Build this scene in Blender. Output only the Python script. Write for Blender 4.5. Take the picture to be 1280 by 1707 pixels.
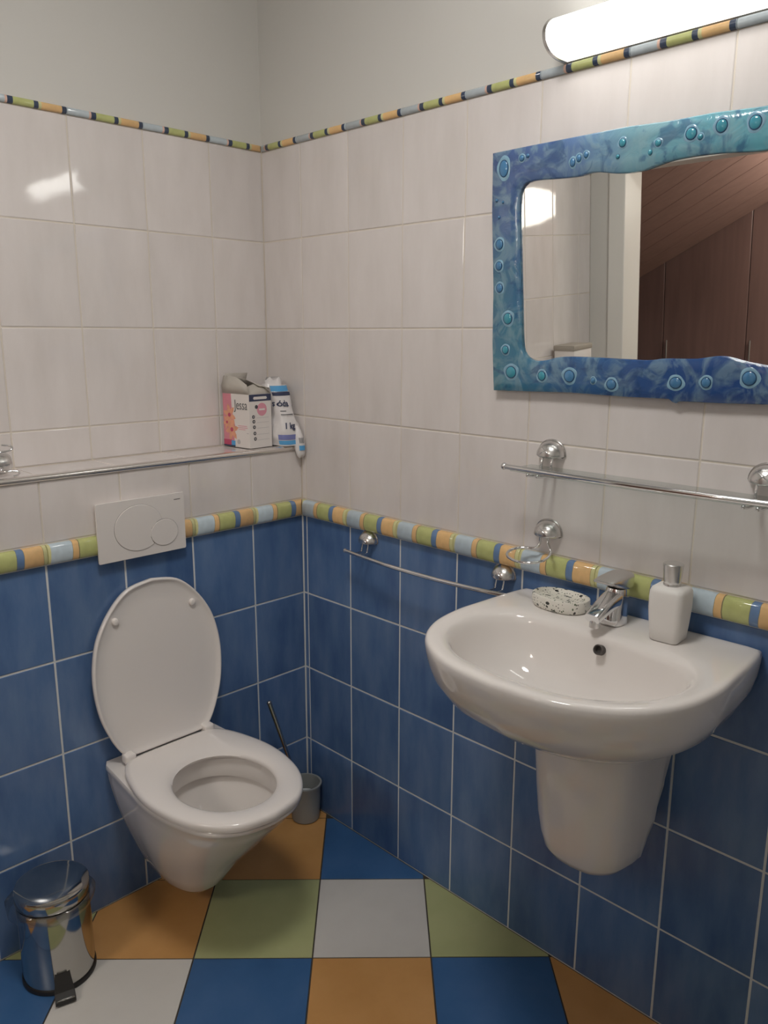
import bpy, bmesh, math, random
import numpy as np
from mathutils import Vector, Matrix
random.seed(7)
for o in list(bpy.data.objects): bpy.data.objects.remove(o)
S = bpy.context.scene
COL = S.collection

# ------------------------------------------------------------------ camera, light, exposure
PXW, PXH, FPX = 1280, 1707, 1337.68
CAM = Vector((-1.5115, -1.8695, 1.5146)); YAW, PITCH, ROLL = -0.7834, -0.2176, 0.0028
fw = Vector((-math.sin(YAW)*math.cos(PITCH), math.cos(YAW)*math.cos(PITCH), math.sin(PITCH)))
r0 = fw.cross(Vector((0, 0, 1))).normalized(); u0 = r0.cross(fw)
rt = r0*math.cos(ROLL) + u0*math.sin(ROLL); up = u0*math.cos(ROLL) - r0*math.sin(ROLL)
cd = bpy.data.cameras.new('camera'); cam = bpy.data.objects.new('camera', cd); COL.objects.link(cam)
cam.matrix_world = Matrix(((rt.x, up.x, -fw.x, CAM.x), (rt.y, up.y, -fw.y, CAM.y), (rt.z, up.z, -fw.z, CAM.z), (0, 0, 0, 1)))
cd.sensor_fit = 'VERTICAL'; cd.sensor_height = 24.0; cd.lens = 24.0*FPX/PXH; cd.clip_start = 0.02
S.camera = cam
w = bpy.data.worlds.new('world'); S.world = w; w.use_nodes = True
w.node_tree.nodes['Background'].inputs[0].default_value = (1, 0.97, 0.93, 1)
w.node_tree.nodes['Background'].inputs[1].default_value = 0.05
S.view_settings.view_transform = 'Standard'; S.view_settings.look = 'None'
S.view_settings.gamma = 1.0; S.view_settings.use_curve_mapping = False
S.view_settings.exposure = 0.0
LAMP_STRENGTH = 10.5
CEIL_STRENGTH = 35.5
HALL_STRENGTH = 16.0

# ------------------------------------------------------------------ helpers
def srgb(r, g, b):
    f = lambda c: (c/12.92 if c <= .04045 else ((c+.055)/1.055)**2.4)
    return tuple(f(v/255) for v in (r, g, b))
def ob(name, V, F, mat, parent=None, smooth=None, fm=None):
    me = bpy.data.meshes.new(name); me.from_pydata([tuple(v) for v in V], [], F); me.update()
    ms = mat if isinstance(mat, (list, tuple)) else [mat]
    for m in ms: me.materials.append(m)
    if fm: me.polygons.foreach_set('material_index', fm)
    return fin(name, me, parent, smooth)
def fin(name, me, parent=None, smooth=None):
    bm = bmesh.new(); bm.from_mesh(me); bmesh.ops.recalc_face_normals(bm, faces=bm.faces); bm.to_mesh(me); bm.free()
    if smooth is not None:
        for p in me.polygons: p.use_smooth = True
        me.set_sharp_from_angle(angle=math.radians(smooth))
    o = bpy.data.objects.new(name, me); COL.objects.link(o)
    if parent: o.parent = parent
    return o
def tag(o, label=None, cat=None, group=None, kind=None):
    if label: o['label'] = label
    if cat: o['category'] = cat
    if group: o['group'] = group
    if kind: o['kind'] = kind
    return o
def empty(name, loc, rz, label, cat, group=None):
    o = bpy.data.objects.new(name, None); COL.objects.link(o); o.empty_display_size = .05
    o.location = loc; o.rotation_euler = (0, 0, rz); return tag(o, label, cat, group)
class MB:
    def __init__(s): s.V = []; s.F = []; s.M = []
    def add(s, V, F, m=0):
        n = len(s.V); s.V += [tuple(v) for v in V]; s.F += [tuple(i+n for i in f) for f in F]; s.M += [m]*len(F); return s
    def box(s, x0, x1, y0, y1, z0, z1, m=0):
        V = [(x, y, z) for z in (z0, z1) for y in (y0, y1) for x in (x0, x1)]
        return s.add(V, [(0, 2, 3, 1), (4, 5, 7, 6), (0, 1, 5, 4), (2, 6, 7, 3), (0, 4, 6, 2), (1, 3, 7, 5)], m)
    def rbox(s, x0, x1, y0, y1, z0, z1, b, seg=2, m=0):
        bm = bmesh.new(); bmesh.ops.create_cube(bm, size=1)
        for v in bm.verts: v.co = ((x0+x1)/2+v.co.x*(x1-x0), (y0+y1)/2+v.co.y*(y1-y0), (z0+z1)/2+v.co.z*(z1-z0))
        bmesh.ops.bevel(bm, geom=list(bm.edges), offset=b, segments=seg, affect='EDGES', profile=.5)
        bm.verts.index_update()
        s.add([v.co[:] for v in bm.verts], [tuple(v.index for v in f.verts) for f in bm.faces], m); bm.free(); return s
    def loft(s, rings, cap0=True, cap1=True, closed=True, m=0):
        n = len(rings[0]); V = [p for r in rings for p in r]; F = []
        for i in range(len(rings)-1):
            for j in range(n if closed else n-1):
                k = (j+1) % n; F.append((i*n+j, i*n+k, (i+1)*n+k, (i+1)*n+j))
        if cap0: F.append(tuple(range(n))[::-1])
        if cap1: F.append(tuple((len(rings)-1)*n+j for j in range(n)))
        return s.add(V, F, m)
    def lathe(s, prof, n=32, c=(0, 0, 0), cap0=True, cap1=True, m=0):
        return s.loft([[(c[0]+r*math.cos(2*math.pi*j/n), c[1]+r*math.sin(2*math.pi*j/n), c[2]+z) for j in range(n)] for r, z in prof], cap0, cap1, m=m)
    def tube(s, pts, r, n=10, closed=False, m=0):
        P = [Vector(p) for p in pts]; N = len(P); R = r if isinstance(r, (list, tuple)) else [r]*N
        T = []
        for i in range(N):
            a = P[(i-1) % N] if (closed or i > 0) else P[i]; b = P[(i+1) % N] if (closed or i < N-1) else P[i]
            T.append((b-a).normalized())
        nrm = T[0].orthogonal().normalized(); rings = []
        for i in range(N):
            nrm = (nrm - T[i]*nrm.dot(T[i])).normalized(); bi = T[i].cross(nrm)
            rings.append([P[i] + (nrm*math.cos(2*math.pi*j/n)+bi*math.sin(2*math.pi*j/n))*R[i] for j in range(n)])
        if closed: rings.append(rings[0])
        return s.loft(rings, not closed, not closed, m=m)
    def ball(s, c, r, n=12, k=8, m=0):
        rx, ry, rz = r if isinstance(r, (list, tuple)) else (r, r, r)
        rings = [[(c[0]+rx*math.sin(t)*math.cos(2*math.pi*j/n), c[1]+ry*math.sin(t)*math.sin(2*math.pi*j/n), c[2]-rz*math.cos(t)) for j in range(n)]
                 for t in [math.pi*(i+.12)/(k+.24) if 0 < i < k else (0.06 if i == 0 else math.pi-.06) for i in range(k+1)]]
        return s.loft(rings, m=m)
    def build(s, name, mat, parent=None, smooth=None): return ob(name, s.V, s.F, mat, parent, smooth, s.M if isinstance(mat, (list, tuple)) else None)
def spline(P, per=8, closed=False):
    P = [Vector(p) for p in P]; n = len(P); out = []
    for i in range(n if closed else n-1):
        g = lambda k: P[k % n] if closed else P[max(0, min(n-1, k))]
        a, b, c, d = g(i-1), g(i), g(i+1), g(i+2)
        for k in range(per):
            t = k/per; out.append(.5*((2*b)+(c-a)*t+(2*a-5*b+4*c-d)*t*t+(3*b-a-3*c+d)*t**3))
    if not closed: out.append(P[-1])
    return out
def sym(half):
    """half outline from back centre to front centre (x>=0) -> closed 2D outline"""
    h = [Vector((x, y, 0)) for x, y in half]
    s = spline(h, 10); return [(p.x, p.y) for p in s] + [(-p.x, p.y) for p in s[-2:0:-1]]
def polar(outline, c, n):
    """resample a star-shaped closed outline by angle about c"""
    A = np.array(outline); d = A-np.array(c); th = np.unwrap(np.arctan2(d[:, 1], d[:, 0])); r = np.hypot(d[:, 0], d[:, 1])
    if th[-1] < th[0]: th = th[::-1]; r = r[::-1]
    th = np.concatenate([th-2*math.pi, th, th+2*math.pi]); r = np.concatenate([r, r, r])
    t = np.linspace(0, 2*math.pi, n, endpoint=False); rr = np.interp(t, th, r)
    return [(c[0]+q*math.cos(a), c[1]+q*math.sin(a)) for q, a in zip(rr, t)]
def inset(pts, c, d):
    out = []
    for x, y in pts:
        l = math.hypot(x-c[0], y-c[1]); k = max(0.01, (l-d)/l); out.append((c[0]+(x-c[0])*k, c[1]+(y-c[1])*k))
    return out

# ------------------------------------------------------------------ materials
def newmat(name):
    m = bpy.data.materials.new(name); m.use_nodes = True; nt = m.node_tree
    return m, nt, nt.nodes['Principled BSDF']
def plain(name, col, rough=.4, metal=0., coat=0., var=0., vscale=6., bump=0., bscale=80., stretch=(1, 1, 1)):
    m, nt, b = newmat(name); b.inputs['Base Color'].default_value = (*col, 1); b.inputs['Roughness'].default_value = rough
    b.inputs['Metallic'].default_value = metal; b.inputs['Coat Weight'].default_value = coat; b.inputs['Coat Roughness'].default_value = .05
    tc = nt.nodes.new('ShaderNodeTexCoord'); mp = nt.nodes.new('ShaderNodeMapping'); mp.inputs['Scale'].default_value = stretch
    nt.links.new(tc.outputs['Object'], mp.inputs[0])
    if var > 0:
        n = nt.nodes.new('ShaderNodeTexNoise'); n.inputs['Scale'].default_value = vscale; n.inputs['Detail'].default_value = 4
        nt.links.new(mp.outputs[0], n.inputs['Vector'])
        mx = nt.nodes.new('ShaderNodeMix'); mx.data_type = 'RGBA'
        mx.inputs[6].default_value = (*[c*(1-var) for c in col], 1); mx.inputs[7].default_value = (*[min(1, c*(1+var)) for c in col], 1)
        nt.links.new(n.outputs['Fac'], mx.inputs[0]); nt.links.new(mx.outputs[2], b.inputs['Base Color'])
    if bump > 0:
        n2 = nt.nodes.new('ShaderNodeTexNoise'); n2.inputs['Scale'].default_value = bscale; nt.links.new(mp.outputs[0], n2.inputs['Vector'])
        bp = nt.nodes.new('ShaderNodeBump'); bp.inputs['Strength'].default_value = bump; bp.inputs['Distance'].default_value = .002
        nt.links.new(n2.outputs['Fac'], bp.inputs['Height']); nt.links.new(bp.outputs[0], b.inputs['Normal'])
    return m
def tilemat(name, col, dark, light, rough, rnd=.06, stretch=(14, 14, 4), bump=.02):
    """glazed tile: vertical cloudy glaze, random tone for each tile"""
    m, nt, b = newmat(name); L = nt.links.new
    tc = nt.nodes.new('ShaderNodeTexCoord'); oi = nt.nodes.new('ShaderNodeObjectInfo')
    mp = nt.nodes.new('ShaderNodeMapping'); mp.inputs['Scale'].default_value = stretch; L(tc.outputs['Object'], mp.inputs[0])
    ad = nt.nodes.new('ShaderNodeVectorMath'); ad.operation = 'MULTIPLY_ADD'; ad.inputs[1].default_value = (37, 53, 71)
    cx = nt.nodes.new('ShaderNodeCombineXYZ')
    for i in range(3): L(oi.outputs['Random'], cx.inputs[i])
    L(cx.outputs[0], ad.inputs[0]); L(mp.outputs[0], ad.inputs[2])
    n = nt.nodes.new('ShaderNodeTexNoise'); n.inputs['Scale'].default_value = 1; n.inputs['Detail'].default_value = 5; n.inputs['Roughness'].default_value = .55
    L(ad.outputs[0], n.inputs['Vector'])
    cr = nt.nodes.new('ShaderNodeValToRGB'); e = cr.color_ramp.elements
    e[0].position = .3; e[0].color = (*dark, 1); e[1].position = .72; e[1].color = (*light, 1)
    q = e.new(.5); q.color = (*col, 1); L(n.outputs['Fac'], cr.inputs[0])
    hs = nt.nodes.new('ShaderNodeHueSaturation'); ma = nt.nodes.new('ShaderNodeMapRange')
    ma.inputs[3].default_value = 1-rnd; ma.inputs[4].default_value = 1+rnd
    L(oi.outputs['Random'], ma.inputs[0]); L(ma.outputs[0], hs.inputs['Value']); L(cr.outputs[0], hs.inputs['Color']); L(hs.outputs[0], b.inputs['Base Color'])
    b.inputs['Roughness'].default_value = rough
    n2 = nt.nodes.new('ShaderNodeTexNoise'); n2.inputs['Scale'].default_value = 16; L(tc.outputs['Object'], n2.inputs['Vector'])
    bp = nt.nodes.new('ShaderNodeBump'); bp.inputs['Strength'].default_value = bump; bp.inputs['Distance'].default_value = .01
    L(n2.outputs['Fac'], bp.inputs['Height']); L(bp.outputs[0], b.inputs['Normal'])
    return m
def stripemat(name, stops, rough, length=.2, wob=.012):
    """painted bands across a border tile; local x runs 0..length, image-left to image-right"""
    m, nt, b = newmat(name); L = nt.links.new
    tc = nt.nodes.new('ShaderNodeTexCoord'); sp = nt.nodes.new('ShaderNodeSeparateXYZ'); L(tc.outputs['Object'], sp.inputs[0])
    n = nt.nodes.new('ShaderNodeTexNoise'); n.inputs['Scale'].default_value = 25; L(tc.outputs['Object'], n.inputs['Vector'])
    d = nt.nodes.new('ShaderNodeMath'); d.operation = 'MULTIPLY_ADD'; d.inputs[1].default_value = 1/length; L(sp.outputs[0], d.inputs[0])
    wv = nt.nodes.new('ShaderNodeMath'); wv.operation = 'MULTIPLY_ADD'; wv.inputs[1].default_value = wob*2; wv.inputs[2].default_value = -wob
    L(n.outputs['Fac'], wv.inputs[0]); L(wv.outputs[0], d.inputs[2])
    cr = nt.nodes.new('ShaderNodeValToRGB'); cr.color_ramp.interpolation = 'CONSTANT'; e = cr.color_ramp.elements
    e[0].position = 0; e[0].color = (*stops[0][1], 1); e.remove(e[1])
    for p, c in stops[1:]:
        q = e.new(p); q.color = (*c, 1)
    L(d.outputs[0], cr.inputs[0])
    n3 = nt.nodes.new('ShaderNodeTexNoise'); n3.inputs['Scale'].default_value = 60; n3.inputs['Detail'].default_value = 4; L(tc.outputs['Object'], n3.inputs['Vector'])
    mr = nt.nodes.new('ShaderNodeMapRange'); mr.inputs[3].default_value = .82; mr.inputs[4].default_value = 1.15; L(n3.outputs['Fac'], mr.inputs[0])
    hs = nt.nodes.new('ShaderNodeHueSaturation'); L(mr.outputs[0], hs.inputs['Value']); L(cr.outputs[0], hs.inputs['Color']); L(hs.outputs[0], b.inputs['Base Color'])
    b.inputs['Roughness'].default_value = rough
    return m
def emis(name, col, st):
    m, nt, b = newmat(name); b.inputs['Base Color'].default_value = (.9, .9, .9, 1); b.inputs['Roughness'].default_value = .3
    b.inputs['Emission Color'].default_value = (*col, 1); b.inputs['Emission Strength'].default_value = st; return m
def clear(name, tint, mixg=.1, rough=.02):
    m, nt, b = newmat(name); nt.nodes.remove(b); L = nt.links.new
    t = nt.nodes.new('ShaderNodeBsdfTransparent'); t.inputs[0].default_value = (*tint, 1)
    g = nt.nodes.new('ShaderNodeBsdfGlossy'); g.inputs['Roughness'].default_value = rough
    mx = nt.nodes.new('ShaderNodeMixShader'); lw = nt.nodes.new('ShaderNodeLayerWeight'); lw.inputs[0].default_value = .5
    fr = nt.nodes.new('ShaderNodeMath'); fr.operation = 'POWER'; fr.inputs[1].default_value = 4.5; L(lw.outputs['Facing'], fr.inputs[0])
    a = nt.nodes.new('ShaderNodeMath'); a.operation = 'ADD'; a.inputs[1].default_value = mixg+.03; a.use_clamp = True; L(fr.outputs[0], a.inputs[0])
    L(a.outputs[0], mx.inputs[0]); L(t.outputs[0], mx.inputs[1]); L(g.outputs[0], mx.inputs[2]); L(mx.outputs[0], nt.nodes['Material Output'].inputs[0])
    return m

M = {}
M['white_tile'] = tilemat('white_tile', (.74, .69, .672), (.70, .65, .628), (.78, .73, .715), .06, .025)
M['blue_tile'] = tilemat('blue_tile', (.104, .188, .37), (.068, .137, .30), (.150, .240, .42), .22, .09)
M['white_grout'] = plain('white_grout', (.72, .655, .575), .8)
M['pale_grout'] = plain('pale_grout', (.72, .74, .74), .8)
M['paint'] = plain('paint', (.665, .648, .615), .75, var=.02, vscale=3, bump=.05, bscale=150)
M['dark_grout'] = plain('dark_grout', (.06, .05, .04), .85)
fr = .34
M['floor_orange'] = tilemat('floor_orange', (.62, .32, .105), (.56, .28, .085), (.68, .36, .13), fr, .04, (5, 5, 5), .05)
M['floor_green'] = tilemat('floor_green', (.44, .46, .22), (.40, .42, .20), (.49, .50, .25), fr, .04, (5, 5, 5), .05)
M['floor_white'] = tilemat('floor_white', (.66, .63, .59), (.62, .59, .55), (.70, .67, .63), fr, .03, (5, 5, 5), .05)
M['floor_blue'] = tilemat('floor_blue', (.05, .14, .32), (.04, .115, .27), (.07, .165, .36), fr, .06, (5, 5, 5), .05)
lb, og, gr, db, yg = (.55, .65, .72), (.82, .53, .25), (.53, .56, .23), (.15, .25, .44), (.68, .66, .34)
out_ = (.25, .22, .12)
M['border'] = stripemat('border', [(0, yg), (.03, lb), (.295, out_), (.30, og), (.37, out_), (.38, gr), (.635, out_), (.64, db), (.715, out_), (.72, og), (.94, out_), (.945, yg)], .08)
dk = (.05, .07, .12); lg = (.50, .56, .60)
M['pencil'] = stripemat('pencil', [(0, lg), (.27, (.75, .5, .4)), (.30, dk), (.36, gr), (.60, dk), (.655, yg), (.69, og), (.93, dk), (.985, lg)], .12, wob=.004)
M['ceramic'] = plain('ceramic', (.82, .775, .745), .07, coat=.3)
M['seat_plastic'] = plain('seat_plastic', (.85, .80, .77), .18)
M['plate_plastic'] = plain('plate_plastic', (.78, .735, .71), .25)
M['dark_gap'] = plain('dark_gap', (.08, .07, .065), .6)
M['chrome'] = plain('chrome', (.78, .78, .79), .07, 1.0)
M['satin_chrome'] = plain('satin_chrome', (.72, .71, .70), .26, 1.0)
M['steel'] = plain('steel', (.50, .49, .47), .10, 1.0)
M['alu'] = plain('alu', (.80, .77, .74), .22, 1.0)
M['black'] = plain('black', (.018, .016, .015), .4)
M['mirror'] = plain('mirror', (.90, .91, .89), .01, 1.0)
M['glass'] = clear('glass', (.90, .94, .925), .02)
M['frosted'] = clear('frosted', (.52, .55, .55), .12, .3)
M['film'] = clear('film', (.80, .80, .79), .12, .25)
M['white_plastic'] = plain('white_plastic', (.80, .77, .74), .45, bump=.05, bscale=200)
M['lamp'] = emis('lamp_diffuser', (1.0, .985, .93), LAMP_STRENGTH)
nt = M['lamp'].node_tree; tc = nt.nodes.new('ShaderNodeTexCoord'); sp = nt.nodes.new('ShaderNodeSeparateXYZ'); nt.links.new(tc.outputs['Object'], sp.inputs[0])
mr = nt.nodes.new('ShaderNodeMapRange'); mr.interpolation_type = 'SMOOTHSTEP'                    # the tube sits behind the front of the diffuser
mr.inputs[1].default_value = .020; mr.inputs[2].default_value = .077; mr.inputs[3].default_value = 1.1; mr.inputs[4].default_value = LAMP_STRENGTH
nt.links.new(sp.outputs[1], mr.inputs[0]); nt.links.new(mr.outputs[0], nt.nodes['Principled BSDF'].inputs['Emission Strength'])
M['added_ceil_lamp'] = emis('added_ceil_lamp', (1.0, .98, .945), CEIL_STRENGTH)
M['added_hall_lamp'] = emis('added_hall_lamp', (1.0, .93, .82), HALL_STRENGTH)
M['wood'] = plain('wood', srgb(118, 92, 87), .4, var=.3, vscale=3, stretch=(10, 10, .8))
M['wood_light'] = plain('wood_light', srgb(150, 121, 113), .5, var=.18, vscale=3, stretch=(12, .6, 12))
M['door_white'] = plain('door_white', (.78, .76, .72), .35)
M['hall_floor'] = plain('hall_floor', (.35, .22, .13), .4, var=.2, vscale=4, stretch=(1, 8, 1))
M['water'] = plain('water', (.52, .49, .44), .02)
M['silicone'] = plain('silicone', (.70, .68, .66), .4)

# ------------------------------------------------------------------ the room shell
PW, HB, ZH1, BH, HW = .2, .247, .9767, .0513, .2507
ZBT = ZH1+BH; ZTOP = ZBT+4*HW; PEN = .016
S0, S1, U1, DU1, D, LG = .0181, .2136, .1845, .1782, .1575, 1.190
XL, YF, ZC = -1.875, -2.60, 2.62
GR = .0016                                                            # grout sits this deep behind the glaze
GAP = .0034
wr = MB()
wr.box(GR, .12, YF-.12, D+.12, -.1, ZH1, 0); wr.box(GR, .12, YF-.12, D+.12, ZH1, ZTOP, 1); wr.box(GR, .12, YF-.12, D+.12, ZTOP, ZC, 2)
wall_right = tag(wr.build('wall_right', [M['pale_grout'], M['white_grout'], M['paint']]), 'right wall with blue tiles below a striped border and white tiles above', kind='structure')
wb = MB()
wb.box(XL-.1, GR, GR, D+.12, -.1, ZH1, 0); wb.box(XL-.1, GR, GR, D+.12, ZH1, LG-GR, 1)
wb.box(XL-.1, GR, D+GR, D+.12, LG-GR, ZTOP, 1); wb.box(XL-.1, GR, D+GR, D+.12, ZTOP, ZC, 2)
wall_back = tag(wb.build('wall_back', [M['pale_grout'], M['white_grout'], M['paint']]), 'back wall behind the toilet with a tiled ledge', kind='structure')
wl = MB(); DY0, DY1, DZ = -.005, -.84, 2.04
wl.box(XL-.12, XL, DY0, D, 0, ZC); wl.box(XL-.12, XL, YF, DY1, 0, ZC); wl.box(XL-.12, XL, DY1, DY0, DZ, ZC)
wall_left = tag(wl.build('wall_left', M['paint']), 'plain painted wall with the doorway', kind='structure')
wf = MB(); wf.box(XL-.12, GR, YF-.12, YF, -.1, ZC); tag(wf.build('wall_front', M['paint']), kind='structure')
ce = MB(); ce.box(XL-.12, .12, YF-.12, D+.12, ZC, ZC+.1); tag(ce.build('ceiling', M['paint']), kind='structure')
flo = MB(); flo.box(XL-.02, GR, YF, GR, -.1, -.0016); floor = tag(flo.build('floor', M['dark_grout']), 'floor of blue, orange, green and white tiles laid diagonally', kind='structure')
dj = MB()
for a, b in ((DY0-.012, DY0+.065), (DY1-.065, DY1+.012)): dj.rbox(XL-.13, XL+.014, a, b, 0, DZ+.065, .004)
dj.rbox(XL-.13, XL+.014, DY1-.065, DY0+.065, DZ-.012, DZ+.065, .004)
tag(dj.build('door_1', M['door_white']), 'white painted door frame', kind='structure')

tile_cache = {}
def tile_mesh(wd, ht, th=.008, b=.0014, mat=None):
    k = (round(wd, 4), round(ht, 4), th, mat.name)
    if k in tile_cache: return tile_cache[k]
    # local x right, z up, front face at y=0 looking to -y, glaze edge rounded in two steps
    R = lambda dx, y: [(-wd/2+dx, y, -ht/2+dx), (wd/2-dx, y, -ht/2+dx), (wd/2-dx, y, ht/2-dx), (-wd/2+dx, y, ht/2-dx)]
    mb = MB(); mb.loft([R(0, th), R(0, b), R(b*.35, b*.35), R(b*1.3, 0)])
    me = bpy.data.meshes.new('tile'); me.from_pydata(mb.V, [], mb.F); me.materials.append(mat)
    bm = bmesh.new(); bm.from_mesh(me); bmesh.ops.recalc_face_normals(bm, faces=bm.faces); bm.to_mesh(me); bm.free()
    tile_cache[k] = me; return me
def tile(parent, c, wd, ht, mat, rz=0, rx=0, tilt=.0016):
    gp = .0052 if mat.name == 'blue_tile' else GAP
    o = bpy.data.objects.new('tile', tile_mesh(wd-gp, ht-gp, mat=mat)); COL.objects.link(o)
    o.location = c; o.rotation_euler = (rx+random.uniform(-tilt, tilt), 0, rz+random.uniform(-tilt, tilt)); o.parent = parent
# right wall: front looks to -X  (rz=-90deg): local -y -> -x
R90 = -math.pi/2
def rtile(s0, s1, z0, z1, mat): tile(wall_right, (0, -(s0+s1)/2, (z0+z1)/2), s1-s0, z1-z0, mat, R90)
ed = [S0]+[S1+i*PW for i in range(13)]
zb = [ZH1-i*HB for i in range(4)]+[0.0]
for i in range(4):
    rtile(0, S0, zb[i+1], zb[i], M['blue_tile'])
    for a, b in zip(ed[:-1], ed[1:]): rtile(a, b, zb[i+1], zb[i], M['blue_tile'])
for i in range(4):
    z0, z1 = ZBT+i*HW, ZBT+(i+1)*HW
    for a, b in zip(ed[:-1], ed[1:]): rtile(a, b, z0, z1, M['white_tile'])
    if z1 > LG+.02: rtile(-D, S0, max(z0, LG), z1, M['white_tile'])
    if z0 < LG: rtile(0, S0, z0, min(z1, LG), M['white_tile'])
def btile(u0, u1, z0, z1, mat, y=0): tile(wall_back, (-(u0+u1)/2, y, (z0+z1)/2), u1-u0, z1-z0, mat)
eu = [0]+[U1+i*PW for i in range(9)]+[-XL]
for a, b in zip(eu[:-1], eu[1:]):
    for i in range(4): btile(a, b, zb[i+1], zb[i], M['blue_tile'])
    btile(a, b, ZBT, LG-.010, M['white_tile'])
du = [0]+[DU1+i*PW for i in range(9)]+[-XL]
for a, b in zip(du[:-1], du[1:]):
    for i in range(4): btile(a, b, max(ZBT+i*HW, LG), ZBT+(i+1)*HW, M['white_tile'], D) if ZBT+(i+1)*HW > LG else None
    tile(wall_back, (-(a+b)/2, D/2+.003, LG), b-a, D-.006, M['white_tile'], 0, -math.pi/2, .0008)   # ledge top
# border listello (half round, painted bands) and thin pencil strip
def strip_mesh(L, h, prot, mat, name, mit0=0, mit1=0, offs=0):
    """x runs 0..L to image right, front bulges to -y, z 0..h"""
    n = 10; prof = [(0.006, 0)]+[(-prot*math.sin(math.pi*(.06+.88*i/n))**.7, h*(.5-.5*math.cos(math.pi*i/n))) for i in range(n+1)]+[(.006, h)]
    rings = []
    for x, mt in ((0, mit0), (.0012, mit0), (L-.0012, mit1), (L, mit1)):
        sh = .0012 if x in (0, L) else 0
        rings.append([(x+mt*y, y+(sh if y < 0 else 0), z) for y, z in prof])
    mb = MB(); mb.loft(rings)
    return mb
bm_cache = {}
def strip(parent, start, L, rz, h, prot, mat, name, z, x_off=0., mit0=0, mit1=0):
    k = (round(L, 4), name, mit0, mit1, round(x_off, 4))
    if k not in bm_cache:
        mb = strip_mesh(L, h, prot, mat, name, mit0, mit1); me = bpy.data.meshes.new(name)
        me.from_pydata([(x+x_off, y, zz) for x, y, zz in mb.V], [], mb.F); me.materials.append(mat)
        bm = bmesh.new(); bm.from_mesh(me); bmesh.ops.recalc_face_normals(bm, faces=bm.faces); bm.to_mesh(me); bm.free()
        for p in me.polygons: p.use_smooth = True
        me.set_sharp_from_angle(angle=math.radians(50)); bm_cache[k] = me
    o = bpy.data.objects.new(name, bm_cache[k]); COL.objects.link(o); o.parent = parent; o.rotation_euler = (0, 0, rz)
    d = Vector((math.cos(rz), math.sin(rz), 0)); p = Vector(start)-d*x_off; o.location = (p.x, p.y, z); return o
g = .0008
for nm, h, prot, z, mt in (('border_tile', BH-.004, .019, ZH1+.002, M['border']),):
    for i, s in enumerate(ed[1:-1]): strip(wall_right, (0, -s-g, 0), PW-2*g, R90, h, prot, mt, nm, z)
    strip(wall_right, (0, -.001, 0), S1-.001-g, R90, h, prot, mt, nm, z, PW-S1+.001, mit0=-1)
    for i in range(8): strip(wall_back, (-(U1+(i+1)*PW)+g, 0, 0), PW-2*g, 0, h, prot, mt, nm, z)
    strip(wall_back, (-U1+g, 0, 0), U1-.001-g, 0, h, prot, mt, nm, z, 0, mit1=1)
    strip(wall_back, (XL+.001, 0, 0), -XL-(U1+8*PW)-.001-g, 0, h, prot, mt, nm, z, .11)
nm, h, prot, z, mt = 'pencil_tile', PEN, .009, ZTOP, M['pencil']
for s in ed[1:-1]: strip(wall_right, (0, -s-g, 0), PW-2*g, R90, h, prot, mt, nm, z)
strip(wall_right, (0, -S0+.005, 0), S1-S0+.005-g, R90, h, prot, mt, nm, z, 0)
strip(wall_right, (0, D-.001, 0), D+S0-.007, R90, h, prot, mt, nm, z, PW-(D+S0-.007), mit0=-1)
for i in range(8): strip(wall_back, (-(DU1+(i+1)*PW)+g, D, 0), PW-2*g, 0, h, prot, mt, nm, z)
strip(wall_back, (-DU1+g, D, 0), DU1-.001-g, 0, h, prot, mt, nm, z, 0, mit1=1)
strip(wall_back, (XL+.001, D, 0), -XL-(DU1+8*PW)-.001-g, 0, h, prot, mt, nm, z, .10)
# metal edge trim of the ledge
tr = MB(); pr_ = [(.010, LG-.012), (-.002, LG-.012), (-.006, LG-.009), (-.0075, LG-.004), (-.006, LG+.0005), (-.002, LG+.003), (.012, LG+.003), (.012, LG)]
tr.loft([[(x, y, z) for y, z in pr_] for x in (XL+.002, -.002)])
tag(tr.build('trim_1', M['alu'], wall_back, 40), 'brushed metal edge strip of the ledge')

# ------------------------------------------------------------------ floor tiles (diagonal, clipped at the walls)
FX, FY, FT, FA = -.2227, -.3227, .2953, -.7717
e1 = Vector((math.cos(FA), math.sin(FA))); e2 = Vector((math.sin(FA), -math.cos(FA)))
def clip(poly, lo, hi):
    for ax, v, sg in ((0, lo[0], 1), (0, hi[0], -1), (1, lo[1], 1), (1, hi[1], -1)):
        out = []
        for i, p in enumerate(poly):
            q = poly[(i+1) % len(poly)]; a, b = sg*(p[ax]-v), sg*(q[ax]-v)
            if a >= 0: out.append(p)
            if a*b < 0: t = a/(a-b); out.append((p[0]+(q[0]-p[0])*t, p[1]+(q[1]-p[1])*t))
        poly = out
        if len(poly) < 3: return []
    return poly
known = {(0, 0): 'white', (-1, 0): 'green', (1, 0): 'green', (-2, 0): 'orange', (-1, -1): 'orange', (0, -1): 'blue', (-1, -2): 'orange', (-1, 1): 'blue', (0, 1): 'orange',
         (1, 1): 'blue', (2, 1): 'orange', (-2, 1): 'white', (-3, 1): 'blue', (-2, -1): 'orange', (-3, 0): 'green', (-2, -2): 'blue'}
seq = ['white', 'orange', 'blue', 'green']
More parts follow.
